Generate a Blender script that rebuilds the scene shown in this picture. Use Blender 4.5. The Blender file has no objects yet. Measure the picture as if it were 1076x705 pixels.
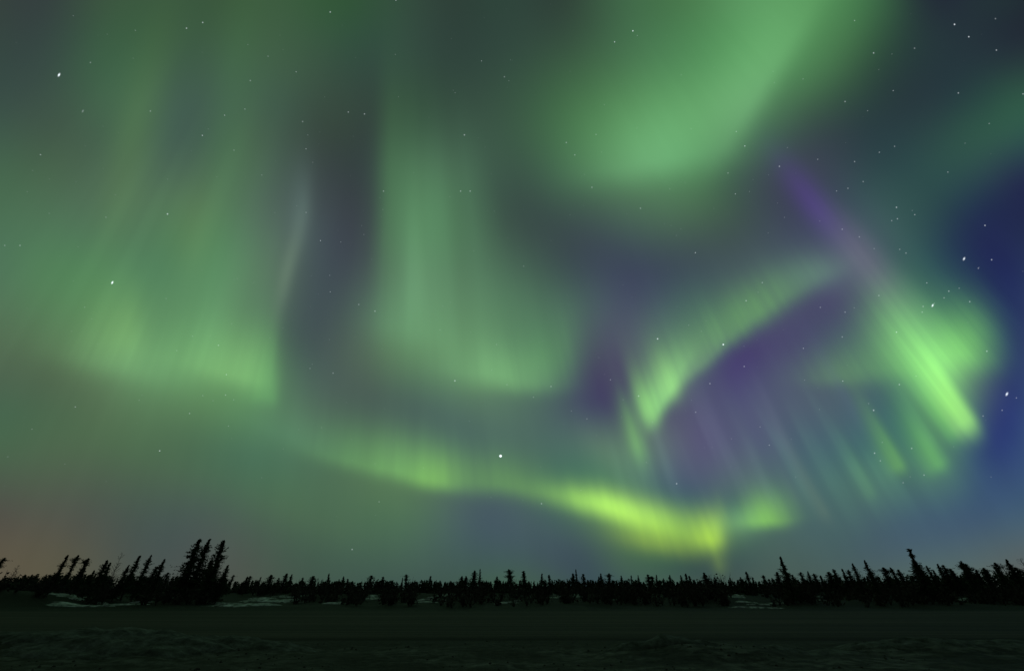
import bpy, math, random
import numpy as np
from mathutils import noise, Vector

scene = bpy.context.scene
COL = scene.collection
R = math.radians
CAM_H = 1.3
FPX, CX, CY = 418.0, 538.0, 352.5        # the lens in pixels of the 1076 px wide photograph
HORIZON = 620.0
PITCH = math.atan((HORIZON - CY) / FPX)
cp, sp = math.cos(PITCH), math.sin(PITCH)

# ------------------------------------------------------------------ camera
cam_data = bpy.data.cameras.new("camera")
cam_data.sensor_width = 36.0
cam_data.lens = FPX / 1076.0 * 36.0
cam_data.clip_start = 0.05
cam_data.clip_end = 20000.0
camera = bpy.data.objects.new("camera", cam_data)
COL.objects.link(camera)
camera.location = (0, 0, CAM_H)
camera.rotation_euler = (math.pi / 2 + PITCH, 0, 0)
scene.camera = camera

scene.view_settings.view_transform = 'Standard'
scene.view_settings.look = 'None'
scene.view_settings.exposure = 0.0
scene.view_settings.gamma = 1.0
scene.view_settings.use_curve_mapping = False
scene.cycles.max_bounces = 2
scene.cycles.diffuse_bounces = 2

# ------------------------------------------------------------------ sky: deep twilight + aurora + stars
# The aurora is described on the tangent plane of the northern sky (unit: 1/418 of the tangent),
# as a soft diffuse glow plus curtains and rays that converge on the magnetic zenith.
GRID = [
 "373,542,471 349,474,499 380,614,509 450,923,503 445,1010,508 408,933,501 415,922,453 455,1000,471 463,1079,518 372,1006,429 300,879,363 336,810,462 328,642,464 266,477,376 277,574,424 290,594,446 272,449,370 382,832,494 540,1457,686 573,1607,651 699,1994,761 959,2810,1107 1011,3079,1147 906,2861,993 798,2557,927 491,1578,640 203,376,403 159,200,388 180,334,394 166,326,360 143,200,300",
 "359,602,508 353,553,535 387,735,554 443,1070,558 445,1100,553 426,972,541 464,1032,546 511,1128,571 511,1116,581 409,978,520 314,833,479 328,745,518 318,615,491 272,504,421 289,577,454 318,648,484 333,660,457 424,967,550 557,1481,719 645,1908,803 730,2321,880 832,2736,979 933,3003,1071 914,2846,1032 683,2048,790 366,1027,515 213,473,433 193,363,439 185,323,420 153,200,369 158,200,337",
 "367,658,557 383,641,578 429,864,606 495,1248,641 502,1232,661 473,1008,658 512,1078,665 557,1197,675 540,1140,657 445,884,564 343,718,523 327,647,518 300,561,473 287,542,444 322,647,491 365,791,530 408,949,532 493,1233,600 614,1658,738 733,2184,878 817,2595,974 854,2757,1003 902,2769,1048 803,2353,938 525,1422,646 261,601,436 201,407,437 192,369,464 191,369,466 205,394,457 241,505,473",
 "414,749,626 456,782,621 506,973,650 576,1337,725 599,1350,796 528,1020,820 547,1047,776 600,1203,749 516,1041,727 424,732,533 375,671,487 323,550,462 272,489,419 349,684,503 385,784,545 418,955,565 506,1341,616 601,1639,663 704,1932,743 830,2397,895 935,2745,1028 989,2764,1147 854,2232,1035 529,1265,689 342,722,539 221,462,471 218,383,469 201,377,505 215,589,553 310,1064,627 333,1144,679",
 "508,1021,696 540,986,652 553,987,660 568,1153,728 594,1270,792 511,966,814 549,1070,772 673,1355,734 552,992,729 393,595,480 353,586,453 340,513,520 341,595,529 480,978,665 449,929,630 452,1015,611 569,1515,685 691,1862,751 813,2139,860 899,2485,1010 904,2557,1018 849,2213,1025 545,1260,827 390,595,682 318,460,621 222,451,552 236,498,577 263,691,616 319,1024,659 337,1067,725 249,793,762",
 "612,1346,763 628,1259,706 648,1216,720 665,1241,812 669,1285,872 660,1225,876 720,1423,848 771,1601,870 650,1105,895 477,652,663 332,470,497 405,650,622 596,1155,811 712,1551,922 480,993,687 423,832,621 551,1321,739 710,1730,841 879,2088,980 904,2306,1069 724,1977,897 533,1166,780 470,544,881 543,591,991 416,623,821 269,625,679 263,668,707 286,840,713 297,789,738 206,233,730 142,200,698",
 "685,1541,830 717,1517,852 753,1509,889 770,1463,918 801,1565,940 886,1844,920 858,1831,922 818,1585,980 767,1170,1040 555,773,836 381,454,561 466,703,691 735,1627,963 814,1923,1019 485,964,676 377,621,588 458,852,692 563,1084,792 726,1481,935 809,1779,974 684,1539,813 484,920,672 450,610,825 446,463,977 454,686,1027 430,973,968 328,863,775 226,568,687 151,255,747 142,200,701 142,200,630",
 "734,1663,955 787,1843,972 806,1901,993 756,1722,982 753,1732,959 802,2010,919 814,2147,984 902,1973,1116 929,1467,1169 607,876,1009 428,485,695 546,799,772 822,1828,1039 867,2046,1066 581,1185,778 435,744,660 409,614,679 440,593,813 507,798,900 568,977,868 543,869,807 505,800,785 539,800,980 534,655,1190 645,760,1437 632,1083,1304 395,1050,934 198,441,783 156,200,831 176,274,809 176,283,757",
 "806,1782,1040 860,2152,993 873,2345,994 830,2242,1036 800,2089,1050 797,2107,1045 936,2442,1143 1088,2384,1246 940,1527,1110 544,812,913 490,612,823 708,1073,916 978,1941,1157 945,2036,1134 813,1770,1048 638,1323,903 467,828,769 470,669,968 442,532,1047 428,553,981 479,704,993 608,959,1105 691,1013,1287 634,777,1300 728,508,1482 602,489,1334 468,1402,1097 230,661,941 142,200,883 142,200,984 254,505,1035",
 "882,1736,965 929,2051,984 959,2285,1017 988,2408,1064 1007,2408,1098 983,2380,1122 1088,2602,1222 1060,2278,1215 767,1229,1049 489,701,851 619,903,905 905,1607,1080 1126,2271,1225 1110,2347,1241 1026,2311,1234 864,1962,1133 721,1504,1060 715,1189,1230 648,718,1324 641,1115,1228 720,1629,1205 710,1192,1280 730,883,1406 671,728,1387 606,534,1359 560,550,1239 856,2139,1342 517,1544,1223 142,200,992 142,200,1132 339,607,1262",
 "890,1510,856 888,1578,832 937,1758,874 1046,2140,1005 1137,2545,1138 1134,2761,1237 1220,2952,1302 1071,2447,1157 615,1154,879 516,745,850 782,1192,966 1036,1925,1098 1233,2572,1240 1279,2761,1336 1152,2551,1288 909,2066,1191 751,1457,1125 726,892,1219 825,863,1388 1008,2033,1415 837,1522,1377 499,225,1382 661,539,1526 645,584,1506 611,896,1397 662,1198,1271 785,1779,1252 749,1737,1301 397,856,1151 142,200,1164 387,682,1388",
 "774,1275,805 762,1245,732 871,1415,791 1087,1967,1006 1251,2683,1235 1293,2941,1282 1350,3098,1259 1240,2882,1195 842,1854,1068 687,1134,1020 747,1122,940 782,1303,914 905,1820,1083 1149,2412,1281 1181,2417,1277 915,1891,1209 613,976,1078 489,311,1092 662,490,1233 1034,1723,1512 807,964,1559 567,363,1606 788,937,1670 816,1091,1508 764,1180,1425 678,1261,1372 423,1036,1085 934,1731,1239 810,1209,1404 142,200,1339 444,871,1612",
 "581,1260,759 645,1277,737 746,1351,758 880,1536,817 965,1918,952 938,1909,931 977,2137,959 1043,2503,1103 947,2101,1122 797,1365,1028 631,1002,899 573,825,927 575,907,1019 739,1344,1148 927,1747,1232 851,1588,1236 654,1050,1215 529,543,1260 436,200,1148 757,702,1388 857,874,1684 833,999,1756 835,1012,1704 807,1140,1592 766,1157,1578 497,1050,1470 426,1374,1229 1003,2316,1258 483,754,1549 142,204,1682 533,1083,1884",
 "669,1377,733 733,1383,747 776,1387,752 764,1371,755 763,1439,795 717,1366,796 684,1436,865 690,1632,1020 756,1805,1094 781,1632,1030 680,1377,904 669,1154,932 589,949,995 526,916,1121 674,1291,1194 759,1470,1211 759,1517,1280 960,1864,1346 1242,2280,1394 1186,1671,1670 979,798,1864 885,970,1788 755,1031,1655 654,1214,1632 609,1371,1612 443,1261,1396 493,1574,1281 951,2495,1366 191,304,1561 223,424,1760 510,1083,1977",
 "713,1015,697 770,1119,723 777,1097,730 735,1108,745 712,1203,768 705,1216,795 651,1265,827 629,1365,883 692,1524,899 747,1557,911 846,1684,902 1019,2021,949 941,1863,907 774,1340,1066 630,1062,1070 717,1356,1065 458,1360,1082 506,1696,1085 793,2001,1329 698,1193,1651 831,960,1734 954,1510,1572 785,1421,1416 674,1347,1502 731,1703,1492 742,1745,1330 680,1617,1384 843,1994,1572 374,807,1659 389,764,1754 433,960,1916",
 "792,742,642 834,869,696 800,856,722 708,886,743 633,935,791 625,944,835 667,1003,864 664,1124,856 640,1197,808 648,1283,840 677,1370,864 741,1592,892 794,1658,955 719,1241,1216 578,883,1296 686,1124,1254 633,1280,1116 817,1748,962 957,2136,920 248,1073,1098 142,802,1131 455,1211,1160 686,1441,1165 603,1159,1291 673,1358,1343 623,1152,1390 500,920,1549 481,906,1659 447,857,1635 496,1046,1642 519,1074,1673",
 "1039,901,607 1035,937,624 953,930,653 764,886,711 620,847,777 603,849,825 737,902,846 737,973,793 594,1003,737 574,1086,752 577,1135,797 583,1196,852 611,1215,923 570,1055,1018 533,970,1088 561,973,1138 507,762,1140 453,743,986 762,1550,716 361,1129,671 142,410,651 287,694,877 654,1191,1042 634,1152,1121 576,1103,1185 569,999,1306 623,1111,1456 662,1188,1516 724,1223,1450 802,1233,1333 846,1156,1263",
 "1042,891,610 1066,953,598 999,964,620 827,902,681 708,850,735 709,847,761 794,882,753 761,901,713 596,888,681 519,898,679 507,913,713 524,943,764 519,926,780 490,909,741 507,1032,709 537,1084,739 507,896,854 356,640,894 449,878,854 550,1065,806 444,821,718 562,923,787 623,1010,859 653,1053,919 686,1093,987 750,1162,1074 865,1334,1146 943,1427,1202 1014,1394,1182 1096,1254,1084 1151,1086,999",
 "917,800,618 978,895,602 965,934,611 886,909,644 829,875,676 814,863,689 797,861,680 731,840,656 620,799,629 523,762,615 470,727,623 442,680,643 422,667,625 427,762,552 476,981,452 534,1146,439 557,1135,558 503,926,731 543,829,842 778,1061,811 900,1205,720 768,1054,674 609,849,668 647,870,701 792,1038,753 949,1288,806 1095,1504,849 1205,1585,893 1274,1488,929 1315,1252,937 1366,982,897",
]
STROKES = [
 (425, 495, 13, 80, 60, 42, 12, 0.0663,0.1910,0.0337),
 (458, 506, 8, 26, 26, 30, 10, 0.0542,0.1316,0.0021),
 (600, 524, 24, 60, 60, 24, 10, 0.0000,0.0075,0.0018),
 (525, 508, 8, 50, 50, 30, 12, 0.0398,0.1150,0.0000),
 (652, 537, 17, 58, 52, 18, 13, 0.2424,0.4214,0.0337),
 (625, 528, 12, 60, 50, 12, 13, 0.0906,0.2065,0.0088),
 (706, 554, 10, 48, 50, 22, 20, 0.1614,0.2856,0.0000),
 (749, 565, 92, 28, 13, 12, 20, 0.2331,0.3805,0.0000),
 (804, 546, -4, 22, 26, 26, 9, 0.1252,0.3198,0.0000),
 (755, 592, 80, 20, 12, 9, 8, 0.0413,0.0621,0.0006),
 (693, 425, -60, 24, 45, 24, 9, 0.1233,0.3640,0.0601),
 (728, 388, -42, 45, 50, 30, 9, 0.0603,0.1471,0.0262),
 (790, 332, -34, 60, 60, 30, 14, 0.0522,0.1842,0.0008),
 (668, 466, 72, 44, 22, 9, 9, 0.0475,0.1561,0.0051),
 (640, 480, 48, 45, 45, 16, 16, 0.0116,0.0129,0.0057),
 (978, 386, 54, 80, 42, 28, 32, 0.1587,0.4555,0.0964),
 (1014, 439, 56, 56, 18, 9, 17, 0.2474,0.5849,0.0682),
 (998, 455, 57, 50, 14, 6, 8, 0.0107,0.0692,0.0000),
 (908, 272, 52, 55, 70, 18, 18, 0.0443,0.0224,0.0424),
 (855, 215, 54, 55, 40, 15, 15, 0.0216,0.0000,0.0770),
 (1012, 370, 6, 36, 32, 44, 22, 0.1139,0.3724,0.0404),
 (935, 386, 0, 60, 50, 42, 15, 0.0273,0.0889,0.0052),
 (880, 396, 0, 36, 40, 26, 10, 0.0217,0.0607,0.0000),
 (985, 485, 58, 55, 11, 10, 15, 0.0513,0.1814,0.0030),
 (944, 486, 60, 65, 11, 7, 12, 0.0650,0.1769,0.0000),
 (914, 514, 63, 65, 10, 6, 10, 0.0124,0.0324,0.0000),
 (864, 535, 62, 90, 14, 6, 8, 0.0197,0.0223,0.0072),
 (835, 520, 64, 90, 14, 6, 6, 0.0044,0.0000,0.0052),
 (133, 350, 0, 38, 18, 50, 28, 0.0407,0.0848,0.0171),
 (258, 394, 14, 70, 28, 44, 16, 0.0668,0.1556,0.0428),
 (284, 415, 0, 24, 9, 70, 12, 0.0250,0.0919,0.0172),
 (317, 222, 94, 45, 32, 10, 12, 0.0219,0.0373,0.0314),
 (303, 285, 105, 55, 45, 8, 9, 0.0333,0.0471,0.0282),
 (120, 380, 12, 60, 70, 36, 18, 0.0378,0.0999,0.0352),
 (437, 290, 90, 70, 50, 12, 12, 0.0199,0.0479,0.0225),
 (520, 392, 8, 50, 60, 34, 14, 0.0432,0.1156,0.0407),
 (585, 375, 100, 40, 30, 22, 34, 0.0168,0.0725,0.0048),
 (420, 340, 12, 40, 60, 50, 22, 0.0151,0.0499,0.0237),
 (690, 165, -10, 70, 60, 70, 24, 0.0611,0.1843,0.0734),
 (790, 100, -58, 70, 110, 50, 18, 0.0582,0.1467,0.0586),
 (180, 478, 17, 180, 150, 36, 26, 0.0000,0.0070,0.0000),
 (330, 545, 18, 140, 90, 30, 26, 0.0067,0.0124,0.0000),
 (320, 463, 22, 60, 60, 30, 12, 0.0084,0.0251,0.0132),
 (138, 160, 104, 130, 120, 26, 24, 0.0174,0.0371,0.0009),
 (238, 150, 97, 150, 120, 24, 22, 0.0040,0.0211,0.0035),
 (205, 250, 97, 50, 50, 22, 22, 0.0121,0.0078,0.0000),
 (222, 340, 96, 60, 40, 16, 22, 0.0052,0.0190,0.0074),
 (412, 205, 91, 110, 130, 50, 16, 0.0240,0.0876,0.0185),
 (862, 290, -28, 50, 40, 26, 12, 0.0153,0.0415,0.0100),
 (975, 458, 58, 45, 14, 5, 9, 0.0134,0.0377,0.0143),
 (890, 420, 62, 60, 40, 5, 6, 0.0030,0.0000,0.0108),
 (800, 470, 66, 70, 50, 6, 6, 0.0032,0.0000,0.0081),
 (818, 450, 65, 60, 60, 5, 7, 0.0053,0.0040,0.0099),
 (640, 400, 80, 30, 40, 14, 14, 0.0027,0.0076,0.0011),
 (681, 435, 72, 45, 17, 11, 8, 0.0773,0.2150,0.0229),
 (704, 408, 69, 38, 15, 12, 12, 0.0802,0.1913,0.0328),
 (690, 570, 12, 40, 45, 16, 12, 0.0877,0.1177,0.0000),
 (780, 545, 0, 22, 22, 16, 12, 0.0044,0.0139,0.0099),
 (995, 420, 58, 60, 30, 18, 26, 0.0059,0.0665,0.0000),
 (545, 402, 0, 50, 40, 30, 12, 0.0304,0.0800,0.0130),
]

STARS = [  # position on the same plane, brightness, size, tilt
 (526,479,3.2,1.7),(62,79,1.5,1.5),(118,297,1.5,1.3),(1058,414,1.2,1.6),(1013,272,1.1,1.4),(980,321,1.2,1.3),(760,362,1.3,1.2),
 (1003,26,1.0,1.2),(1018,39,.8,1.1),(691,356,.8,1.1),(176,225,.55,1.2),(213,24,.5,1.1),(196,30,.5,1.1),(347,13,.5,1.1),
 (366,118,.35,1.0),(383,120,.4,1.0),(488,142,.4,1.1),(484,201,.35,1),(494,201,.35,1),(403,201,.3,1),(595,150,.3,1),(604,163,.25,1),
 (898,22,.3,1),(1046,20,.25,1.2),(1047,53,.5,1.1),(918,56,.5,1.1),(961,51,.25,1.2),(1007,98,.45,1.1),(1075,99,.4,1.1),(888,107,.35,1.1),
 (819,175,.4,1.1),(765,182,.25,1),(898,170,.35,1),(907,191,.3,1),(891,198,.3,1),(996,181,.3,1),(942,218,.5,1.1),(943,230,.4,1),(937,232,.3,1),
 (21,258,.3,1.1),(5,258,.25,1),(237,415,.25,1),(350,392,.25,1),(394,327,.35,1),(377,320,.25,1),(478,400,.5,1.1),(671,416,.4,1),(579,406,.3,1),
 (1042,273,.5,1.1),(1028,282,.35,1),(1035,237,.6,1.1),(1019,317,.4,1.1),(997,306,.4,1.1),(992,313,.3,1),(970,322,.35,1),(969,328,.3,1),
 (784,316,.4,1),(782,385,.35,1),(746,403,.35,1),(888,328,.3,1),(885,354,.3,1),(942,349,.45,1.1),(1037,369,.45,1.1),(945,404,.4,1.1),(918,431,.5,1.2),
 (1053,431,.35,1),(1068,418,.3,1),(1033,437,.3,1),(731,433,.25,1),(370,577,.4,1),(569,529,.35,1),(711,508,.45,1.1),(919,476,.45,1.1),(925,484,.3,1),
 (958,471,.35,1.1),(971,499,.35,1),(949,507,.25,1),(95,66,.2,1.2),(158,117,.22,1.2),(87,117,.2,1.3),(622,197,.3,1),(673,219,.3,1),(940,154,.3,1),
 (801,297,.3,1),(885,241,.3,1),(903,249,.25,1),(952,266,.35,1),(862,323,.25,1),(263,85,.2,1.2),(318,128,.2,1.2),(530,81,.2,1.1),
]
GX, GY, SX, SY = 31, 19, 1100 / 30.0, 648 / 18.0

world = bpy.data.worlds.new("World")
scene.world = world
world.use_nodes = True
world.cycles.sampling_method = 'MANUAL'
world.cycles.sample_map_resolution = 256
nt = world.node_tree
nt.nodes.clear()
L = nt.links


def sock(node, i, v):
    if isinstance(v, bpy.types.NodeSocket):
        L.new(v, node.inputs[i])
    else:
        node.inputs[i].default_value = v


def M(op, a, b=None, c=None, clamp=False):
    n = nt.nodes.new('ShaderNodeMath')
    n.operation = op
    n.use_clamp = clamp
    sock(n, 0, a)
    if b is not None: sock(n, 1, b)
    if c is not None: sock(n, 2, c)
    return n.outputs[0]


def V(op, a, b=None, c=None, scale=None, out=0):
    n = nt.nodes.new('ShaderNodeVectorMath')
    n.operation = op
    sock(n, 0, a)
    if b is not None: sock(n, 1, b)
    if c is not None: sock(n, 2, c)
    if scale is not None: sock(n, 3, scale)
    return n.outputs[out]


def XYZ(x, y, z=0.0):
    n = nt.nodes.new('ShaderNodeCombineXYZ')
    sock(n, 0, x); sock(n, 1, y); sock(n, 2, z)
    return n.outputs[0]


def NOISE(vec, scale, detail=2.0, rough=0.5, col=False):
    n = nt.nodes.new('ShaderNodeTexNoise')
    sock(n, 'Vector', vec)
    n.inputs['Scale'].default_value = scale
    n.inputs['Detail'].default_value = detail
    n.inputs['Roughness'].default_value = rough
    return n.outputs[1 if col else 0]


def SMOOTH(x, a, b):
    n = nt.nodes.new('ShaderNodeMapRange')
    n.interpolation_type = 'SMOOTHSTEP'
    sock(n, 0, x); sock(n, 1, a); sock(n, 2, b); sock(n, 3, 0.0); sock(n, 4, 1.0)
    return n.outputs[0]


def RAMP(fac, cols, mode='B_SPLINE'):
    n = nt.nodes.new('ShaderNodeValToRGB')
    sock(n, 0, fac)
    cr = n.color_ramp
    cr.interpolation = mode
    N = len(cols)
    while len(cr.elements) < N:
        cr.elements.new(0.5)
    for i, c in enumerate(cols):
        cr.elements[i].position = i / (N - 1)
    for i, c in enumerate(cols):
        cr.elements[i].color = (c[0], c[1], c[2], 1)
    return n.outputs[0]


tc = nt.nodes.new('ShaderNodeTexCoord')
D = V('NORMALIZE', tc.outputs['Generated'])
dF = V('DOT_PRODUCT', D, (0, cp, sp), out=1)
dU = V('DOT_PRODUCT', D, (0, -sp, cp), out=1)
dR = V('DOT_PRODUCT', D, (1, 0, 0), out=1)
inv = M('DIVIDE', FPX, M('MAXIMUM', dF, 0.18))
px0 = M('MULTIPLY_ADD', dR, inv, CX)
py0 = M('SUBTRACT', CY, M('MULTIPLY', dU, inv))
front = SMOOTH(dF, 0.22, 0.5)
P0 = XYZ(px0, py0)
# slow drift of the glow so no edge is a clean curve
w1 = V('SUBTRACT', NOISE(P0, 0.011, 2.0, 0.5, True), (0.5, 0.5, 0.5))
P = V('MULTIPLY_ADD', w1, (10, 5, 0), P0)
# field-aligned rays: angle and radius about the magnetic zenith
ra = M('DIVIDE', M('SUBTRACT', px0, 430.0), M('ADD', py0, 330.0))
rr = M('MULTIPLY', py0, 0.0016)
rays = NOISE(XYZ(ra, M('MULTIPLY', rr, 0.06), 3.1), 26.0, 2.0, 0.5)
fine = NOISE(XYZ(M('MULTIPLY', ra, 3.2), M('MULTIPLY', rr, 0.12), 7.7), 26.0, 1.0, 0.5)
sepn = nt.nodes.new('ShaderNodeSeparateXYZ'); L.new(P, sepn.inputs[0])
px, py = sepn.outputs[0], sepn.outputs[1]
# rays push the lower hems up and down a little
Q = V('MULTIPLY_ADD', w1, (4, 2, 0), P0)
seq = nt.nodes.new('ShaderNodeSeparateXYZ'); L.new(Q, seq.inputs[0])
PR = XYZ(seq.outputs[0], M('MULTIPLY_ADD', M('SUBTRACT', rays, 0.5), 8.0, seq.outputs[1]))

fx = M('DIVIDE', px, 1100.0, clamp=True)
fy = M('DIVIDE', py, 648.0, clamp=True)
acc = None
for j, r in enumerate(GRID):
    cols = [tuple(int(v) / 10000.0 for v in c.split(',')) for c in r.split()]
    hor = RAMP(fx, cols)
    wgt = RAMP(fy, [(1, 1, 1) if k == j else (0, 0, 0) for k in range(GY)])
    term = V('MULTIPLY', hor, wgt) if acc is None else V('MULTIPLY_ADD', hor, wgt, acc)
    acc = term
rays = M('MULTIPLY_ADD', M('SUBTRACT', rays, 0.5), M('MULTIPLY_ADD', SMOOTH(py0, 120.0, 380.0), 0.85, 0.15), 0.5)
mod = M('MULTIPLY_ADD', M('SUBTRACT', rays, 0.5), 0.12, 1.0)
acc = V('SCALE', acc, scale=mod)

sacc = None
for (x, y, ang, sm, spp, tm, tp, r, g, b) in STROKES:
    a = R(ang)
    c, s = math.cos(a), math.sin(a)
    q = V('SUBTRACT', PR, (x, y, 0))
    u = V('DOT_PRODUCT', q, (c, s, 0), out=1)
    v = V('DOT_PRODUCT', q, (-s, c, 0), out=1)
    u = M('MAXIMUM', M('MULTIPLY', u, 1 / spp), M('MULTIPLY', u, -1 / sm))
    v = M('MAXIMUM', M('MULTIPLY', v, 1 / tp), M('MULTIPLY', v, -1 / tm))
    e = M('POWER', math.e, M('MULTIPLY', M('ADD', M('MULTIPLY', u, u), M('MULTIPLY', v, v)), -1.0))
    sacc = V('SCALE', (r, g, b), scale=e) if sacc is None else V('MULTIPLY_ADD', XYZ(e, e, e), (r, g, b), sacc)
smod = M('ADD', M('MULTIPLY', M('SUBTRACT', rays, 0.5), 0.42), M('MULTIPLY_ADD', M('MULTIPLY', M('SUBTRACT', fine, 0.5), SMOOTH(py0, 120.0, 400.0)), 0.35, 1.0))
aur = V('ADD', acc, V('SCALE', sacc, scale=M('MAXIMUM', smod, 0.0)))

# faint fan of rays hanging below the eastern curtain, and thin wisps in the western one
def PATCH(x, y, sx, sy, c, r_):
    q = V('MULTIPLY', V('SUBTRACT', P0, (x, y, 0)), (1 / sx, 1 / sy, 0))
    e_ = M('POWER', math.e, M('MULTIPLY', V('DOT_PRODUCT', q, q, out=1), -1.0))
    return V('SCALE', c, scale=M('MULTIPLY', e_, r_))


fan = NOISE(XYZ(M('MULTIPLY', ra, 1.25), M('MULTIPLY', rr, 0.10), 11.3), 26.0, 1.5, 0.5)
broad = SMOOTH(NOISE(XYZ(M('MULTIPLY', ra, 0.75), M('MULTIPLY', rr, 0.05), 5.3), 26.0, 1.0, 0.5), 0.35, 0.7)
fan = M('MULTIPLY', SMOOTH(fan, 0.40, 0.75), M('MULTIPLY_ADD', SMOOTH(NOISE(P0, 0.010, 1.0), 0.35, 0.65), 0.7, 0.4))
aur = V('ADD', aur, PATCH(885, 478, 85, 52, (0.030, 0.085, 0.038), fan))
aur = V('ADD', aur, PATCH(760, 480, 80, 60, (0.030, 0.034, 0.045), fan))
aur = V('ADD', aur, PATCH(170, 270, 110, 130, (0.009, 0.021, 0.009), broad))
aur = V('ADD', aur, PATCH(450, 270, 60, 100, (0.012, 0.034, 0.016), broad))
aur = V('ADD', aur, PATCH(690, 490, 40, 30, (0.024, 0.06, 0.030), fan))

aur = V('ADD', aur, PATCH(776, 549, 24, 15, (0.055, 0.125, 0.030), 1.0))
aur = V('ADD', aur, PATCH(862, 288, 42, 20, (0.020, 0.050, 0.026), 1.0))
aur = V('ADD', aur, PATCH(1006, 455, 16, 14, (0.03, 0.09, 0.03), fan))

# the rest of the sky, outside the part the photograph covers
zz = nt.nodes.new('ShaderNodeSeparateXYZ'); L.new(D, zz.inputs[0])
side = RAMP(M('MULTIPLY_ADD', NOISE(D, 2.2, 2.0), 1.6, -0.3, clamp=True), [(.014, .019, .028), (.026, .040, .036), (.045, .075, .05)])
mix = nt.nodes.new('ShaderNodeMix'); mix.data_type = 'RGBA'
L.new(front, mix.inputs[0]); L.new(side, mix.inputs[6]); L.new(aur, mix.inputs[7])
total = mix.outputs[2]

# catalogue of the bright stars, then a sprinkling of faint ones
st = None
tilt = math.radians(-62)
for i, (x, y, amp, size) in enumerate(STARS):
    q = V('SUBTRACT', P0, (x, y, 0))
    if size >= 1.3 and y < 450:                      # short trails from the long exposure
        q = XYZ(M('MULTIPLY', V('DOT_PRODUCT', q, (math.cos(tilt), math.sin(tilt), 0), out=1), 0.55),
                V('DOT_PRODUCT', q, (-math.sin(tilt), math.cos(tilt), 0), out=1))
    dd = V('LENGTH', q, out=1)
    h = M('MULTIPLY_ADD', dd, -1.0 / (size * 1.15), 1.0, clamp=True)
    st = M('MULTIPLY', M('MULTIPLY', h, h), amp * 1.3) if st is None else M('MULTIPLY_ADD', M('MULTIPLY', h, h), amp * 1.3, st)
st = M('MULTIPLY', st, front)
vo = nt.nodes.new('ShaderNodeTexVoronoi')
vo.inputs['Scale'].default_value = 34.0
L.new(D, vo.inputs['Vector'])
vsep = nt.nodes.new('ShaderNodeSeparateXYZ'); L.new(vo.outputs['Color'], vsep.inputs[0])
core = M('MULTIPLY_ADD', vo.outputs['Distance'], -1 / 0.045, 1.0, clamp=True)
mag = M('POWER', vsep.outputs[0], 6.0)
vo2 = nt.nodes.new('ShaderNodeTexVoronoi')
vo2.inputs['Scale'].default_value = 62.0
L.new(D, vo2.inputs['Vector'])
vs2 = nt.nodes.new('ShaderNodeSeparateXYZ'); L.new(vo2.outputs['Color'], vs2.inputs[0])
core2 = M('MULTIPLY', M('MULTIPLY_ADD', vo2.outputs['Distance'], -1 / 0.07, 1.0, clamp=True), M('POWER', vs2.outputs[1], 5.0))
drift = SMOOTH(NOISE(D, 5.0, 2.0), 0.42, 0.62)        # the field is denser in places
faint = M('MULTIPLY', M('ADD', M('MULTIPLY', M('MULTIPLY', core, mag), 1.3), M('MULTIPLY', core2, 0.75)), M('MULTIPLY_ADD', drift, 0.8, 0.3))
stars = V('SCALE', (0.86, 0.94, 1.0), scale=M('ADD', st, M('MULTIPLY', faint, SMOOTH(zz.outputs[2], 0.08, 0.3))))
total = V('ADD', total, stars)

bg = nt.nodes.new('ShaderNodeBackground'); L.new(total, bg.inputs[0]); bg.inputs[1].default_value = 1.0
sky = nt.nodes.new('ShaderNodeTexSky')
sky.sky_type = 'NISHITA'; sky.sun_disc = False
SUN_EL, SUN_ROT = R(-7.0), R(60.0)
sky.sun_elevation = SUN_EL; sky.sun_rotation = SUN_ROT
bg2 = nt.nodes.new('ShaderNodeBackground'); L.new(sky.outputs[0], bg2.inputs[0]); bg2.inputs[1].default_value = 0.05
add = nt.nodes.new('ShaderNodeAddShader'); L.new(bg.outputs[0], add.inputs[0]); L.new(bg2.outputs[0], add.inputs[1])
out = nt.nodes.new('ShaderNodeOutputWorld'); L.new(add.outputs[0], out.inputs[0])

# ------------------------------------------------------------------ helpers
def at(px_, py_, Y):
    """point at forward distance Y seen at pixel (px_, py_) of the photograph"""
    a, b = (px_ - CX) / FPX, (CY - py_) / FPX
    d = (a, cp - b * sp, sp + b * cp)
    k = Y / d[1]
    return (d[0] * k, Y, CAM_H + d[2] * k)


def tag(o, label=None, cat=None, group=None, kind=None):
    if label: o['label'] = label
    if cat: o['category'] = cat
    if group: o['group'] = group
    if kind: o['kind'] = kind
    return o


def mesh_obj(name, verts, faces, mats, smooth=False, parent=None, mat_idx=None, link=True):
    me = bpy.data.meshes.new(name)
    me.from_pydata([tuple(v) for v in verts], [], [tuple(f) for f in faces])
    for m in (mats if isinstance(mats, (list, tuple)) else [mats]):
        me.materials.append(m)
    if mat_idx is not None:
        me.polygons.foreach_set('material_index', mat_idx)
    if smooth:
        me.polygons.foreach_set('use_smooth', [True] * len(me.polygons))
    me.update()
    o = bpy.data.objects.new(name, me)
    if link: COL.objects.link(o)
    if parent: o.parent = parent
    return o


def material(name, build, rough=0.9, spec=0.2):
    m = bpy.data.materials.new(name)
    m.use_nodes = True
    t = m.node_tree
    b = t.nodes['Principled BSDF']
    b.inputs['Roughness'].default_value = rough
    b.inputs['Specular IOR Level'].default_value = spec
    build(t, b)
    return m


def n_noise(t, vec, scale, detail=4, rough=.55):
    n = t.nodes.new('ShaderNodeTexNoise')
    if vec is not None: t.links.new(vec, n.inputs['Vector'])
    n.inputs['Scale'].default_value = scale
    n.inputs['Detail'].default_value = detail
    n.inputs['Roughness'].default_value = rough
    return n.outputs[0]


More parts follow.
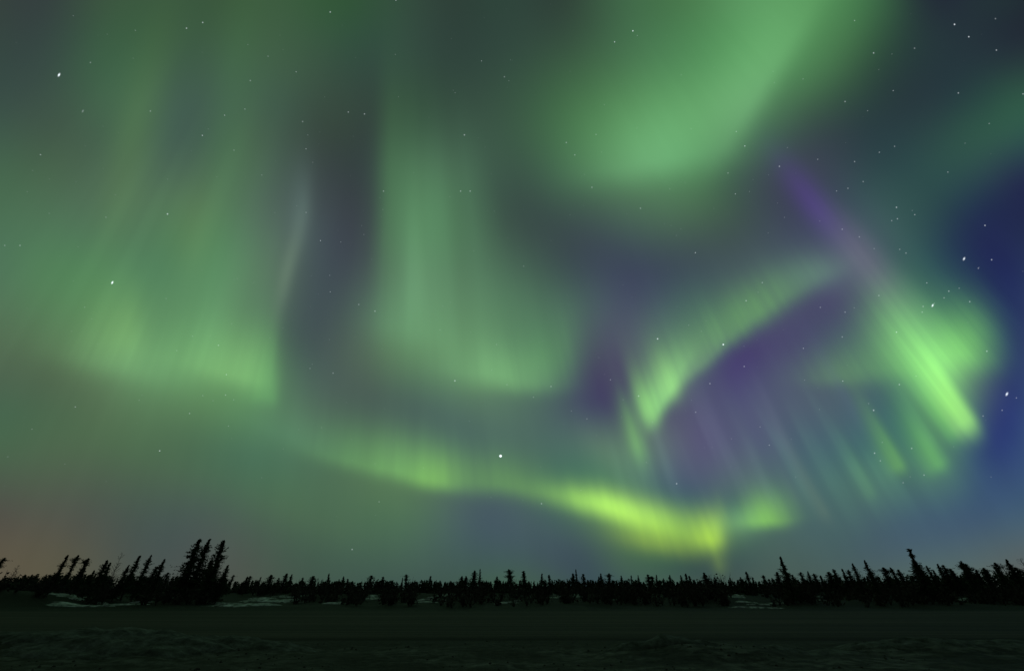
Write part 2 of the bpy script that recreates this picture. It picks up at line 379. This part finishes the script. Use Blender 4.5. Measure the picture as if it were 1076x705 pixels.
def n_ramp(t, fac, stops):
    n = t.nodes.new('ShaderNodeValToRGB')
    t.links.new(fac, n.inputs[0])
    cr = n.color_ramp
    while len(cr.elements) < len(stops): cr.elements.new(0.5)
    for i, (p, c) in enumerate(stops): cr.elements[i].position = p
    for i, (p, c) in enumerate(stops): cr.elements[i].color = (*c, 1)
    return n.outputs[0]


def n_map(t, scale):
    g = t.nodes.new('ShaderNodeNewGeometry')
    m = t.nodes.new('ShaderNodeMapping')
    m.inputs['Scale'].default_value = scale
    t.links.new(g.outputs['Position'], m.inputs[0])
    return m.outputs[0]


def n_mix(t, fac, a, b, mode='MIX'):
    n = t.nodes.new('ShaderNodeMix'); n.data_type = 'RGBA'; n.blend_type = mode
    for i, v in ((0, fac), (6, a), (7, b)):
        if isinstance(v, bpy.types.NodeSocket): t.links.new(v, n.inputs[i])
        else: n.inputs[i].default_value = v
    return n.outputs[2]


def n_bump(t, b, h, strength, dist):
    n = t.nodes.new('ShaderNodeBump')
    n.inputs['Strength'].default_value = strength
    n.inputs['Distance'].default_value = dist
    t.links.new(h, n.inputs['Height']); t.links.new(n.outputs[0], b.inputs['Normal'])


def b_ground(t, b):
    p = n_map(t, (1, 1, 1))
    a = n_noise(t, p, 0.45, 5, .6)
    f = n_noise(t, p, 5.0, 5, .65)
    base = n_ramp(t, f, [(.3, (.010, .009, .006)), (.55, (.024, .020, .014)), (.75, (.05, .042, .032))])
    crust = n_ramp(t, f, [(.3, (.05, .048, .04)), (.7, (.16, .15, .135))])
    mask = n_ramp(t, a, [(.44, (.1, .1, .1)), (.58, (1, 1, 1))])
    f2 = n_ramp(t, n_noise(t, p, 2.6, 4, .6), [(.42, (0, 0, 0)), (.6, (1, 1, 1))])
    mk = n_mix(t, 1.0, mask, f2, 'MULTIPLY')
    # old crusted snow is left only on the near verge
    g = t.nodes.new('ShaderNodeNewGeometry'); s = t.nodes.new('ShaderNodeSeparateXYZ')
    t.links.new(g.outputs['Position'], s.inputs[0])
    mr = t.nodes.new('ShaderNodeMapRange'); t.links.new(s.outputs[1], mr.inputs[0])
    mr.inputs[1].default_value = 14.8; mr.inputs[2].default_value = 12.6
    mk = n_mix(t, 1.0, mk, mr.outputs[0], 'MULTIPLY')
    mf = t.nodes.new('ShaderNodeMapRange'); t.links.new(s.outputs[1], mf.inputs[0])
    mf.inputs[1].default_value = 33.5; mf.inputs[2].default_value = 37.0
    heath = n_ramp(t, f, [(.3, (.008, .009, .006)), (.6, (.020, .020, .013)), (.8, (.035, .032, .022))])
    base = n_mix(t, mf.outputs[0], base, heath)
    t.links.new(n_mix(t, mk, base, crust), b.inputs['Base Color'])
    n_bump(t, b, f, .6, .08)


def b_road(t, b):
    st = n_noise(t, n_map(t, (.035, 1.5, 1)), 1.3, 4, .6)
    wide = n_noise(t, n_map(t, (.012, .28, 1)), 1.0, 2, .5)
    gr = n_noise(t, n_map(t, (1, 1, 1)), 14, 4, .7)
    c = n_ramp(t, st, [(.36, (.020, .015, .011)), (.5, (.036, .027, .020)), (.64, (.062, .046, .036))])
    c = n_mix(t, 1.0, c, n_ramp(t, wide, [(.35, (.72, .72, .72)), (.65, (1.15, 1.13, 1.1))]), 'MULTIPLY')
    c = n_mix(t, .6, c, n_ramp(t, gr, [(.3, (.6, .6, .6)), (.7, (1.3, 1.3, 1.3))]), 'MULTIPLY')
    t.links.new(c, b.inputs['Base Color'])
    n_bump(t, b, gr, .5, .03)


def b_snow(t, b):
    f = n_noise(t, n_map(t, (1, 1, 1)), 1.7, 5, .65)
    t.links.new(n_ramp(t, f, [(.36, (.04, .04, .035)), (.48, (.26, .27, .26)), (.68, (.72, .72, .74))]), b.inputs['Base Color'])
    n_bump(t, b, f, .5, .1)


def b_crust(t, b):
    f = n_noise(t, n_map(t, (1, 1, 1)), 3.4, 6, .7)
    t.links.new(n_ramp(t, f, [(.34, (.03, .027, .022)), (.52, (.085, .083, .075)), (.74, (.20, .20, .19))]), b.inputs['Base Color'])
    n_bump(t, b, f, .8, .12)


def tree_mat(c0, c1, c2):
    def f(t, b):
        n = n_noise(t, n_map(t, (1, 1, 1)), 3.0, 3)
        t.links.new(n_ramp(t, n, [(.3, c0), (.5, c1), (.7, c2)]), b.inputs['Base Color'])
    return f


M_ground = material('tundra_ground', b_ground)
M_road = material('gravel_road', b_road)
M_snow = material('old_snow', b_snow, .7)
M_needle = material('spruce_needles', tree_mat((.018, .03, .014), (.03, .05, .022), (.05, .07, .03)))
M_bark = material('spruce_bark', tree_mat((.04, .035, .03), (.07, .06, .05), (.10, .09, .08)))
M_stone = material('verge_stone', tree_mat((.03, .026, .022), (.06, .052, .045), (.10, .09, .08)))
M_crust = material('dirty_frozen_snow', b_crust, .85)
M_twig = material('bare_twigs', tree_mat((.03, .026, .02), (.05, .042, .032), (.07, .06, .045)))

# ------------------------------------------------------------------ terrain
ROAD0, ROAD1 = 15.6, 34.5


def sstep(a, b, x):
    t = min(1, max(0, (x - a) / (b - a)))
    return t * t * (3 - 2 * t)


def nz(x, y, s, k=0.0):
    return noise.noise(Vector((x / s, y / s, k)))


def terrain(x, y):
    z = 0.0
    near = 1 - sstep(13.8, 15.2, y)
    if y > -40:
        z += near * (0.10 * nz(x, y, 3.2, 1) + 0.06 * nz(x, y, 1.1, 2) + 0.03 * nz(x, y, .45, 3) + .02)
    far = sstep(35.0, 40, y)
    z += far * (0.9 * sstep(38, 62, y) + 0.25 * nz(x, y, 9, 4) + 0.12 * nz(x, y, 3, 5))
    z += sstep(60, 400, y) * 1.2 * nz(x, y, 160, 6)
    # gravel heap and bank at the far left
    z += far * 1.75 * math.exp(-((x + 58) / 9.0) ** 2 - ((y - 45) / 5.0) ** 2)
    z += far * 0.8 * math.exp(-((x + 46) / 6.0) ** 2 - ((y - 44) / 4.0) ** 2)
    if y < 15.2 and y > 4:
        for (mx, my, ax, ay, mh) in ((-14.5, 12.6, 4.2, 1.2, .42), (-9.5, 13.6, 2.6, .7, .16), (4.4, 12.2, 1.6, .8, .16), (11.5, 12.6, 3.4, .9, .14), (17, 12.8, 2.2, .8, .16)):
            z += mh * math.exp(-((x - mx) / ax) ** 2 - ((y - my) / ay) ** 2) * (1 + .5 * nz(x, y, .9, 12))
    if ROAD0 - .4 < y < ROAD1 + .4:
        z -= 0.03
    return z


def axis(segs):
    r = []
    for a, b, n in segs:
        r += [a + (b - a) * i / n for i in range(n)]
    r.append(segs[-1][1])
    return r


xs = axis([(-6000, -800, 8), (-800, -150, 20), (-150, -40, 70), (-40, 40, 240), (40, 150, 70), (150, 800, 20), (800, 6000, 8)])
ys = axis([(-3000, -60, 8), (-60, 5, 26), (5, 15.2, 60), (15.2, 34.8, 6), (34.8, 75, 90), (75, 200, 40), (200, 900, 18), (900, 8000, 10)])
nx = len(xs)
verts = [(x, y, terrain(x, y)) for y in ys for x in xs]
faces = [(j * nx + i, j * nx + i + 1, (j + 1) * nx + i + 1, (j + 1) * nx + i) for j in range(len(ys) - 1) for i in range(nx - 1)]
tag(mesh_obj('ground', verts, faces, M_ground, True), kind='structure')

rx = axis([(-1500, -200, 13), (-200, 200, 200), (200, 1500, 13)])
rv, rf = [], []
prof = [(ROAD0 - .5, -.06), (ROAD0, .03), (ROAD0 + .8, .06), (19.5, .055), (23, .075), (27, .06), (31, .07), (ROAD1 - .8, .07), (ROAD1, .03), (ROAD1 + .5, -.06)]
for x in rx:
    for (y, z) in prof:
        rv.append((x, y + .18 * nz(x, y, 4, 9) + .1 * nz(x, y, 1.3, 9), z + .012 * nz(x, y, 2, 8)))
k = len(prof)
for i in range(len(rx) - 1):
    for j in range(k - 1):
        rf.append((i * k + j, (i + 1) * k + j, (i + 1) * k + j + 1, i * k + j + 1))
tag(mesh_obj('road', rv, rf, M_road, True), kind='structure')


def snow_patch(px_, py_, Y, wx, wy, seed):
    x0, y0, _ = at(px_, py_, Y)
    rnd = random.Random(seed)
    n, m = 28, 6
    vv, ff = [], []
    c = (x0, y0)
    for j in range(m + 1):
        for i in range(n):
            a = 2 * math.pi * i / n
            rr_ = (j / m) * (1 + .7 * noise.noise(Vector((math.cos(a) * 1.6, math.sin(a) * 1.6, seed))) + .5 * noise.noise(Vector((math.cos(a) * 5, math.sin(a) * 5, seed))))
            x = c[0] + wx * rr_ * math.cos(a)
            y = c[1] + wy * rr_ * math.sin(a)
            h = .10 * (1 - (j / m) ** 2) - .03 * (j == m) + .05 * nz(x, y, 1.0, seed) * (j < m)
            vv.append((x, y, terrain(x, y) + .02 + h))
    for j in range(m):
        for i in range(n):
            i2 = (i + 1) % n
            ff.append((j * n + i, j * n + i2, (j + 1) * n + i2, (j + 1) * n + i))
    tag(mesh_obj('snow_patch', vv, ff, M_snow, True), kind='structure')


for i, a in enumerate([
    (252, 636, 43, 4.4, 1.0), (281, 636, 49, 4.6, 1.5), (268, 638, 41, 3.4, .5), (300, 634, 50, 3.0, .8),
    (128, 636, 44, 3.4, 1.0), (72, 636, 42, 2.6, 1.4), (90, 637, 42, 1.8, .7), (62, 634, 46, 2.0, 1.6), (107, 637, 42, 1.4, .4),
    (392, 634, 53, 2.0, 1.2), (446, 637, 48, 2.6, .7), (466, 635, 55, 1.5, 1.2), (533, 638, 46, 2.0, .5), (583, 634, 55, 1.0, 1.6), (607, 634, 56, .9, 1.0),
    (776, 634, 52, 1.4, 1.2), (795, 638, 42, 3.2, .4), (862, 636, 48, 2.0, .5), (1015, 633, 50, .9, 1.2), (640, 636, 50, 1.4, .6), (350, 637, 46, 1.8, .5), (180, 634, 52, 1.4, 1.0)]):
    snow_patch(a[0], a[1], a[2], a[3] * .62, a[4] * .6, seed=i + 1)

    srnd = random.Random(i + 900)
    for _ in range(3):
        q = srnd.uniform(.15, .4)
        snow_patch(a[0] + srnd.uniform(-1, 1) * a[3] * 7, a[1] + srnd.uniform(-2.2, .6), a[2] + srnd.uniform(0, 5), a[3] * q, a[4] * q * 1.2, seed=srnd.randrange(99999) / 10)


def crust(px_, py_, Y, wx, wy, hh, seed):
    """rough bank of dirty frozen snow ploughed onto the near verge"""
    x0, y0, _ = at(px_, py_, Y)
    n, m = 72, 16
    vv, ff = [], []
    for j in range(m + 1):
        for i_ in range(n):
            an = 2 * math.pi * i_ / n
            f_ = j / m
            q = f_ * (1 + .35 * noise.noise(Vector((math.cos(an) * 1.5, math.sin(an) * 1.5, seed))) + .22 * noise.noise(Vector((math.cos(an) * 6, math.sin(an) * 6, seed))))
            x = x0 + wx * q * math.cos(an)
            y = min(y0 + wy * q * math.sin(an), 15.1)
            h_ = hh * (1 - f_ ** 2) * (1 + .6 * nz(x, y, .7, seed)) + .05 * nz(x, y, .22, seed) * (1 - f_ ** 4) - .05 * f_ ** 6
            vv.append((x, y, terrain(x, y) + .01 + h_))
    for j in range(m):
        for i_ in range(n):
            i2 = (i_ + 1) % n
            ff.append((j * n + i_, j * n + i2, (j + 1) * n + i2, (j + 1) * n + i_))
    tag(mesh_obj('snow_bank', vv, ff, M_crust, True), kind='structure')


for i, a in enumerate([(128, 690, 12.6, 3.2, 1.3, .20), (215, 684, 13.2, 2.6, .8, .10), (60, 702, 11.6, 1.7, .6, .08), (690, 690, 12.6, 1.5, .5, .12), (960, 686, 12.9, 2.2, .7, .07), (860, 692, 12.3, 1.4, .5, .06), (1060, 682, 13.2, 1.6, .6, .08)]):
    crust(*a, seed=i * 3.3 + 1)

# ------------------------------------------------------------------ trees
def crown_geo(h, w, n, rnd, style):
    """clumps of needles on drooping branches; returns verts, faces"""
    vv, ff = [], []

    def leaf(c, size):
        a = Vector((rnd.gauss(0, 1), rnd.gauss(0, 1), rnd.gauss(0, .7))).normalized() * size
        b = Vector((rnd.gauss(0, 1), rnd.gauss(0, 1), rnd.gauss(0, .9))).normalized() * size * .6
        q = len(vv)
        vv.extend([c - a, c - b * .8, c + a, c + b])
        ff.append((q, q + 1, q + 2, q + 3))
    base = {'full': .08, 'spindly': .22, 'club': .25, 'ragged': .12, 'knot': .15}[style]
    lean = rnd.uniform(-.05, .05)
    sect = [rnd.uniform(.35, 1.25) for _ in range(9)]
    for i in range(n):
        t = base + (1 - base) * (i + rnd.random()) / n
        if style == 'full': prof_ = (1 - t) ** .85 * 1.05 + .04
        elif style == 'ragged': prof_ = (1 - t) ** .7 * (.55 + .6 * abs(math.sin(t * 19 + sect[0] * 5))) + .05
        elif style == 'knot': prof_ = (.75 * (1 - t / .8) ** .6 + .12 if t < .78 else .03) + .22 * math.exp(-((t - .985) / .03) ** 2) + .26 * math.exp(-((t - .87) / .03) ** 2)
        elif style == 'spindly': prof_ = .55 * (1 - t) ** .6 + .07
        else: prof_ = .45 * (1 - t) ** .7 + .07 + .42 * math.exp(-((t - .88) / .07) ** 2) + .22 * math.exp(-((t - .70) / .05) ** 2)
        az = rnd.uniform(0, 2 * math.pi)
        ln = w * prof_ * (sect[int(t * 8.99)] * .5 + .5) * rnd.uniform(.45, 1.2)
        if rnd.random() < .12: ln *= 1.45
        droop = rnd.uniform(.1, .5) * (1.1 - t)
        z0 = h * t
        k_ = max(2, int(3 + ln * 7))
        for s_ in range(k_):
            f = (s_ + rnd.random() * .8) / k_
            r_ = ln * f
            c = Vector((math.cos(az) * r_ + lean * z0, math.sin(az) * r_, z0 - droop * r_ + .18 * r_ * f + rnd.gauss(0, .03)))
            leaf(c, rnd.uniform(.07, .16) * (1.25 - .5 * f) * (.55 + h / 9.0))
    for s_ in range(6):
        leaf(Vector((lean * h, 0, h * (1 - .012 * s_))), .05 + .012 * s_)
    return vv, ff, lean


def tube(path, radii, sides=6):
    vv, ff = [], []
    for p_, r_ in zip(path, radii):
        for i in range(sides):
            a = 2 * math.pi * i / sides
            vv.append((p_[0] + r_ * math.cos(a), p_[1] + r_ * math.sin(a), p_[2]))
    for j in range(len(path) - 1):
        for i in range(sides):
            i2 = (i + 1) % sides
            ff.append((j * sides + i, j * sides + i2, (j + 1) * sides + i2, (j + 1) * sides + i))
    ff.append(tuple(range((len(path) - 1) * sides, len(path) * sides)))
    return vv, ff


def bar(vv, ff, a, b, r0, r1):
    a, b = Vector(a), Vector(b)
    d = (b - a).normalized()
    u = d.cross(Vector((.3, .9, .2))).normalized(); v = d.cross(u)
    q = len(vv)
    for p_, r_ in ((a, r0), (b, r1)):
        for i in range(3):
            an = 2 * math.pi * i / 3
            vv.append(p_ + u * r_ * math.cos(an) + v * r_ * math.sin(an))
    for i in range(3):
        ff.append((q + i, q + (i + 1) % 3, q + 3 + (i + 1) % 3, q + 3 + i))


def make_spruce_meshes(seed, style, h, w, n):
    rnd = random.Random(seed)
    cv, cf, lean = crown_geo(h, w, n, rnd, style)
    path = [(lean * h * t, 0, h * t - .35 * (t == 0)) for t in (0, .2, .4, .6, .8, .97)]
    tv, tf = tube(path, [.10 * h / 5 + .02, .085 * h / 5, .065 * h / 5, .045 * h / 5, .03 * h / 5, .012])
    for i in range(int(n * .5)):                       # bare limbs inside the crown
        t = rnd.uniform(.06, .95); a = rnd.uniform(0, 2 * math.pi); l_ = w * (1 - t) * rnd.uniform(.3, .8) + .08
        p_ = Vector((lean * h * t, 0, h * t))
        bar(tv, tf, p_, p_ + Vector((math.cos(a) * l_, math.sin(a) * l_, -.2 * l_)), .014, .006)
    crown = mesh_obj('crown', cv, cf, M_needle, link=False).data
    trunk = mesh_obj('trunk', tv, tf, M_bark, link=False).data
    return crown, trunk


def make_larch_meshes(seed, h):
    """leafless tree: thin trunk and a haze of upward twigs"""
    rnd = random.Random(seed)
    cv, cf = [], []
    for i in range(46):
        t = rnd.uniform(.3, .97); a = rnd.uniform(0, 2 * math.pi)
        l_ = h * .2 * (1.1 - t) * rnd.uniform(.5, 1.3) + .1
        p_ = Vector((0, 0, h * t)); e = p_ + Vector((math.cos(a) * l_, math.sin(a) * l_, l_ * rnd.uniform(.4, 1.1)))
        bar(cv, cf, p_, e, .016, .008)
        for k_ in range(3):
            s_ = p_.lerp(e, rnd.uniform(.3, .95)); a2 = a + rnd.uniform(-1.2, 1.2); m_ = l_ * rnd.uniform(.3, .6)
            bar(cv, cf, s_, s_ + Vector((math.cos(a2) * m_, math.sin(a2) * m_, m_ * rnd.uniform(.3, 1))), .010, .005)
    path = [(.04 * math.sin(t * 5), 0, h * t - .3 * (t == 0)) for t in (0, .25, .5, .75, 1)]
    tv, tf = tube(path, [.06, .05, .038, .026, .01], 5)
    crown = mesh_obj('crown', cv, cf, M_twig, link=False).data
    trunk = mesh_obj('trunk', tv, tf, M_bark, link=False).data
    return crown, trunk


PROTO = {
    'full': [make_spruce_meshes(s, 'full', 5.0, 1.75, 300) for s in (1, 2, 3, 4)],
    'ragged': [make_spruce_meshes(s, 'ragged', 5.0, 2.0, 260) for s in (11, 12, 13)],
    'spindly': [make_spruce_meshes(s, 'spindly', 5.0, 1.45, 200) for s in (21, 22, 23, 24, 25)],
    'club': [make_spruce_meshes(s, 'club', 5.0, 1.5, 200) for s in (31, 32, 33)],
    'knot': [make_spruce_meshes(51, 'knot', 5.0, 1.5, 260)],
    'bare': [make_larch_meshes(s, 5.0) for s in (41, 42)],
}
GROUP = 'spruces and bare trees of the dark treeline'


def tree(kind, x, y, h, wscale, rz, label, group=GROUP, tilt=(0, 0)):
    nm = 'bare_tree' if kind == 'bare' else 'spruce_tree'
    e = bpy.data.objects.new(nm, None)
    e.empty_display_size = .3
    COL.objects.link(e)
    e.location = (x, y, terrain(x, y))
    e.rotation_euler = (tilt[0], tilt[1], 0)
    crown, trunk = PROTO[kind][TR.randrange(len(PROTO[kind]))]
    s = h / 5.0
    for n_, me in (('trunk', trunk), ('crown', crown)):
        o = bpy.data.objects.new(n_, me)
        COL.objects.link(o); o.parent = e
        o.scale = (s * wscale, s * wscale, s)
        o.rotation_euler = (0, 0, rz)
    tag(e, label, 'tree', group)
    return e


TR = random.Random(77)


def tree_px(kind, px_, top, Y, wscale, label, tilt=(0, 0)):
    if 25 < px_ < 200: top += TR.uniform(.5, 5.0)
    """tree whose tip shows at (px_, top); it stands at depth Y"""
    p_ = at(px_, top, Y)
    h = p_[2] - terrain(p_[0], Y)
    return tree(kind, p_[0], Y, h, wscale, TR.uniform(0, 6.28), label, tilt=tilt)


named = [
 ('ragged', 210, 566.5, 47, .85, 'tall dark spruce, left one of the close tall pair at the left'),
 ('full', 218, 567, 48, .9, 'tall dark spruce, right one of the close tall pair at the left'),
 ('ragged', 235, 568, 46, .85, 'tall ragged spruce leaning right, rightmost of the three tallest trees'),
 ('full', 239, 594, 46, 1.0, 'small slim spruce at the right foot of the tallest trio'),
 ('spindly', 71, 582, 46, 1.0, 'spindly spruce with heavy top, leftmost tall one above the gravel mound'),
 ('club', 83, 583, 47, .9, 'club topped spruce just right of the spindly one above the mound'),
 ('club', 93, 585, 46, 1.0, 'lone club topped spruce between two small gaps of sky at the left'),
 ('ragged', 113, 583.5, 46, .9, 'bushy ragged spruce midway between the mound and the tall trio'),
 ('bare', 129, 579, 48, .8, 'thin leafless tree rising pale above the left treeline'),
 ('full', 134, 591, 46, .9, 'short dense spruce right of the thin leafless tree'),
 ('spindly', 147, 583, 47, 1.1, 'spindly spruce second left of the gap before the tall trio'),
 ('ragged', 158, 579, 46, .7, 'tallest ragged spruce between the leafless tree and the tall trio'),
 ('spindly', 173, 587, 46, 1.0, 'thin spruce at the left edge of the gap before the tall trio'),
 ('bare', 187, 597, 45, .8, 'small leaning leafless tree in the gap left of the tall trio'),
 ('club', 3, 586, 46, 1.1, 'club topped spruce cut by the left edge of the picture'),
 ('bare', 20, 593, 46, 1.0, 'low wispy leafless tree near the left edge of the picture'),
 ('full', 819, 585, 46, .85, 'solitary dark cone shaped spruce standing out right of the bright aurora'),
 ('knot', 953.5, 577, 46, 1.0, 'tallest tree on the right with knots of needles at its tip'),
 ('full', 909, 588.5, 50, .8, 'pointed spruce between the solitary cone and the knotted tallest tree'),
 ('ragged', 896, 592, 52, .7, 'ragged spruce just left of the pointed one on the right'),
 ('club', 1008, 590, 48, 1.0, 'club topped spruce in the right treeline beside a thin leaning tree'),
 ('full', 1057, 588, 47, 1.0, 'broad dark spruce near the right edge of the picture'),
 ('spindly', 605, 598, 62, .8, 'thin tall spruce under the dark blue gap left of the yellow glow'),
 ('spindly', 505, 597.5, 64, .7, 'needle thin spruce, tallest of the middle treeline'),
]
for kd, px_, tp_, Y, ws, lb in named:
    tree_px(kd, px_, tp_, Y, ws, lb)

minor = [(0,594),(36,600),(43,600),(53,595),(60,594),(64,598),(76,592),(88,595),(101,597),(106,591),(118,588),(122,596),(139,597),(152,592),(163,591),(167,597),
 (179,597),(192,602),(199,590),(203,584),(225,588),(230,590),(245,604),(253,603),(259,606),(265,604),(271,606),(276,604),(285,603),(292,605),(300,600.5),(307,602),(313,606),(320,606),(328,604),(336,605),(347,602.5),
 (355,606),(362,605),(370,607),(378,606),(392,602.5),(400,606),(410,606),(420,605),(428,602.5),(436,603.5),(445,606),(453,604.5),(460,606),(467,605),(477,602),(484,602.5),(491,604),(498,600),
 (512,601),(521,605),(530,605),(538,598.5),(541,602),(549,599),(558,601),(565,602.5),(573,605),(580,604),(587,605),(594,603.5),(599,603),(613,601.5),(620,600.5),(626,603),(632,601),(638,603),(644,601.5),(653,602),
 (660,604),(667,599.5),(672,604),(678,603.5),(684,605),(690,604),(696,606),(702,604),(708,606),(715,603),(721,602.5),(728,605),(735,605),(743,601.5),(750,605),(760,603.5),(768,605),(775,604.5),
 (784,600),(790,604),(800,604.5),(808,605),(814,600),(827,599),(833,604),(840,600.5),(848,599.5),(855,603),(862,604),(870,601),(876,598),(885,597),(890,599),(901,600),(915,599),(920,600),
 (925,596),(932,598),(938,595.5),(945,598),(960,590),(965,599),(970,599),(975,594),(980,598),(985,592.5),(990,593),(997,598),(1001,597),(1012,592),(1017,592),(1022,598),(1030,597),(1036,598),(1042,591),(1048,595),(1052,592),(1063,593),(1068,596),(1073,587)]
for px_, tp_ in minor:
    if px_ < 190 and TR.random() < .35: continue
    if 245 < px_ < 812:
        if TR.random() < .3: continue
        px_ += TR.uniform(-3.5, 3.5); tp_ += abs(TR.gauss(0, 1.6)) - .6
    kd = TR.choice(['spindly', 'spindly', 'club', 'ragged', 'full', 'bare'] if (px_ < 190 or px_ > 860) else ['spindly', 'spindly', 'spindly', 'full', 'club', 'ragged'])
    edge = abs(px_ - 538) / 538
    Y = TR.uniform(50, 60) if edge > .6 else TR.uniform(58, 76)
    if px_ < 206: lb = 'dark spindly spruce in the uneven row left of the tallest trio'
    elif px_ < 242: lb = 'low spruce filled in among the feet of the tallest trio'
    elif px_ < 815: lb = 'small spiky spruce in the long low middle stretch of treeline'
    else: lb = 'small dark spruce in the treeline from the solitary cone to the right edge'
    if kd == 'bare':
        lb = 'leafless spindly tree among the spruces ' + ('left of the tallest trio' if px_ < 206 else 'of the right treeline' if px_ > 815 else 'of the middle treeline')
    tree_px(kd, px_, tp_ + TR.uniform(-.3, .6), Y, TR.uniform(.9, 2.1), lb, tilt=(TR.uniform(-.06, .06), TR.uniform(-.08, .08)))


# the closed wood behind: one mass
def base_top(px_):
    pts = [(-300, 600), (0, 603), (60, 600), (180, 602), (250, 608), (500, 607), (800, 606.5), (900, 603), (1000, 600), (1076, 597), (1400, 596)]
    for (a, ya), (b, yb) in zip(pts, pts[1:]):
        if a <= px_ <= b:
            return ya + (yb - ya) * (px_ - a) / (b - a)
    return 604


wr = random.Random(5)


def simple_spruce(vv, ff, x, y, z, h, w, n):
    for i in range(n):
        t = .04 + .96 * (i / n)
        r_ = w * ((1 - t) ** .8 + .05) * wr.uniform(.5, 1.2)
        a = wr.uniform(0, 6.28)
        c = Vector((x + math.cos(a) * r_ * .6, y + math.sin(a) * r_ * .6, z + h * t))
        s_ = wr.uniform(.5, 1) * (.16 + r_ * .42)
        u = Vector((wr.gauss(0, 1), wr.gauss(0, 1), wr.gauss(0, .6))).normalized() * s_
        v = Vector((wr.gauss(0, 1), wr.gauss(0, 1), wr.gauss(0, 1.2))).normalized() * s_ * .75
        q = len(vv)
        vv.extend([c - u, c - v, c + u, c + v]); ff.append((q, q + 1, q + 2, q + 3))


vv, ff = [], []
for i in range(2300):
    px_ = wr.uniform(-260, 1340)
    Y = wr.choice([wr.uniform(60, 80), wr.uniform(80, 115)])
    tp_ = base_top(px_) + 1.5 + 3.0 * noise.noise(Vector((px_ / 23.0, 0, 3))) + 1.5 * noise.noise(Vector((px_ / 7.0, 0, 5))) + abs(wr.gauss(0, 3.0))
    p_ = at(px_, tp_, Y)
    z = terrain(p_[0], Y)
    h = p_[2] - z
    if h < .8: continue
    simple_spruce(vv, ff, p_[0], Y, z - .1, h, .25 + h * .16, 46)
tag(mesh_obj('distant_woods', vv, ff, M_needle), 'dense dark mass of spruce wood behind the front row of trees', 'woods', kind='stuff')

# willow scrub along the far road edge
vv, ff = [], []
for i in range(1500):
    px_ = wr.uniform(-200, 1276)
    Y = wr.uniform(43, 58)
    x = at(px_, 630, Y)[0]
    dens = nz(x, Y, 5, 20)
    skip = False
    for (sx, w_) in ((252, 28), (282, 26), (128, 12), (66, 16), (392, 7), (446, 10), (583, 5), (776, 6), (607, 4), (862, 5), (1015, 4), (795, 10)):
        if abs(px_ - sx) < w_ and Y < 56: skip = True
    if skip or dens < -.32: continue
    z = terrain(x, Y)
    h = wr.uniform(.5, 1.5) * (1 + dens)
    for k_ in range(13):
        a = wr.uniform(0, 6.28); l_ = wr.uniform(.1, .55) * h
        bar(vv, ff, (x, Y, z - .05), (x + math.cos(a) * l_, Y + math.sin(a) * l_, z + h * wr.uniform(.6, 1)), .02, .008)
    for k_ in range(20):
        a = wr.uniform(0, 6.28); l_ = wr.uniform(.05, .6) * h
        c = Vector((x + math.cos(a) * l_, Y + math.sin(a) * l_, z + h * wr.uniform(.05, .95)))
        u = Vector((wr.gauss(0, 1), wr.gauss(0, 1), wr.gauss(0, .8))).normalized() * wr.uniform(.08, .2)
        v = Vector((wr.gauss(0, 1), wr.gauss(0, 1), wr.gauss(0, 1))).normalized() * wr.uniform(.06, .13)
        q = len(vv)
        vv.extend([c - u, c - v, c + u, c + v]); ff.append((q, q + 1, q + 2, q + 3))
tag(mesh_obj('undergrowth', vv, ff, M_twig), 'low dark scrub along the far side of the gravel road', 'scrub', kind='stuff')

# stones and frozen tufts on the near verge
vv, ff = [], []
for i in range(1500):
    y = wr.uniform(6, 15.4)
    x = wr.uniform(-1.9 * y, 1.9 * y)
    if nz(x, y, 2.2, 30) < -.05: continue
    s_ = wr.uniform(.01, .032) * (1.6 if wr.random() < .06 else 1)
    z = terrain(x, y)
    q = len(vv)
    ring = []
    for j, (rr_, zz_) in enumerate(((1, -.3), (.95, .25), (.45, .7))):
        for k_ in range(5):
            a = 2 * math.pi * (k_ + .3 * j) / 5 + i
            f = wr.uniform(.75, 1.2)
            vv.append((x + s_ * rr_ * f * math.cos(a), y + s_ * rr_ * f * math.sin(a), z + s_ * zz_))
    for j in range(2):
        for k_ in range(5):
            k2 = (k_ + 1) % 5
            ff.append((q + j * 5 + k_, q + j * 5 + k2, q + (j + 1) * 5 + k2, q + (j + 1) * 5 + k_))
    ff.append(tuple(q + 10 + k_ for k_ in range(5)))
tag(mesh_obj('gravel', vv, ff, M_stone), 'loose stones scattered over the rough near verge', 'gravel', kind='stuff')
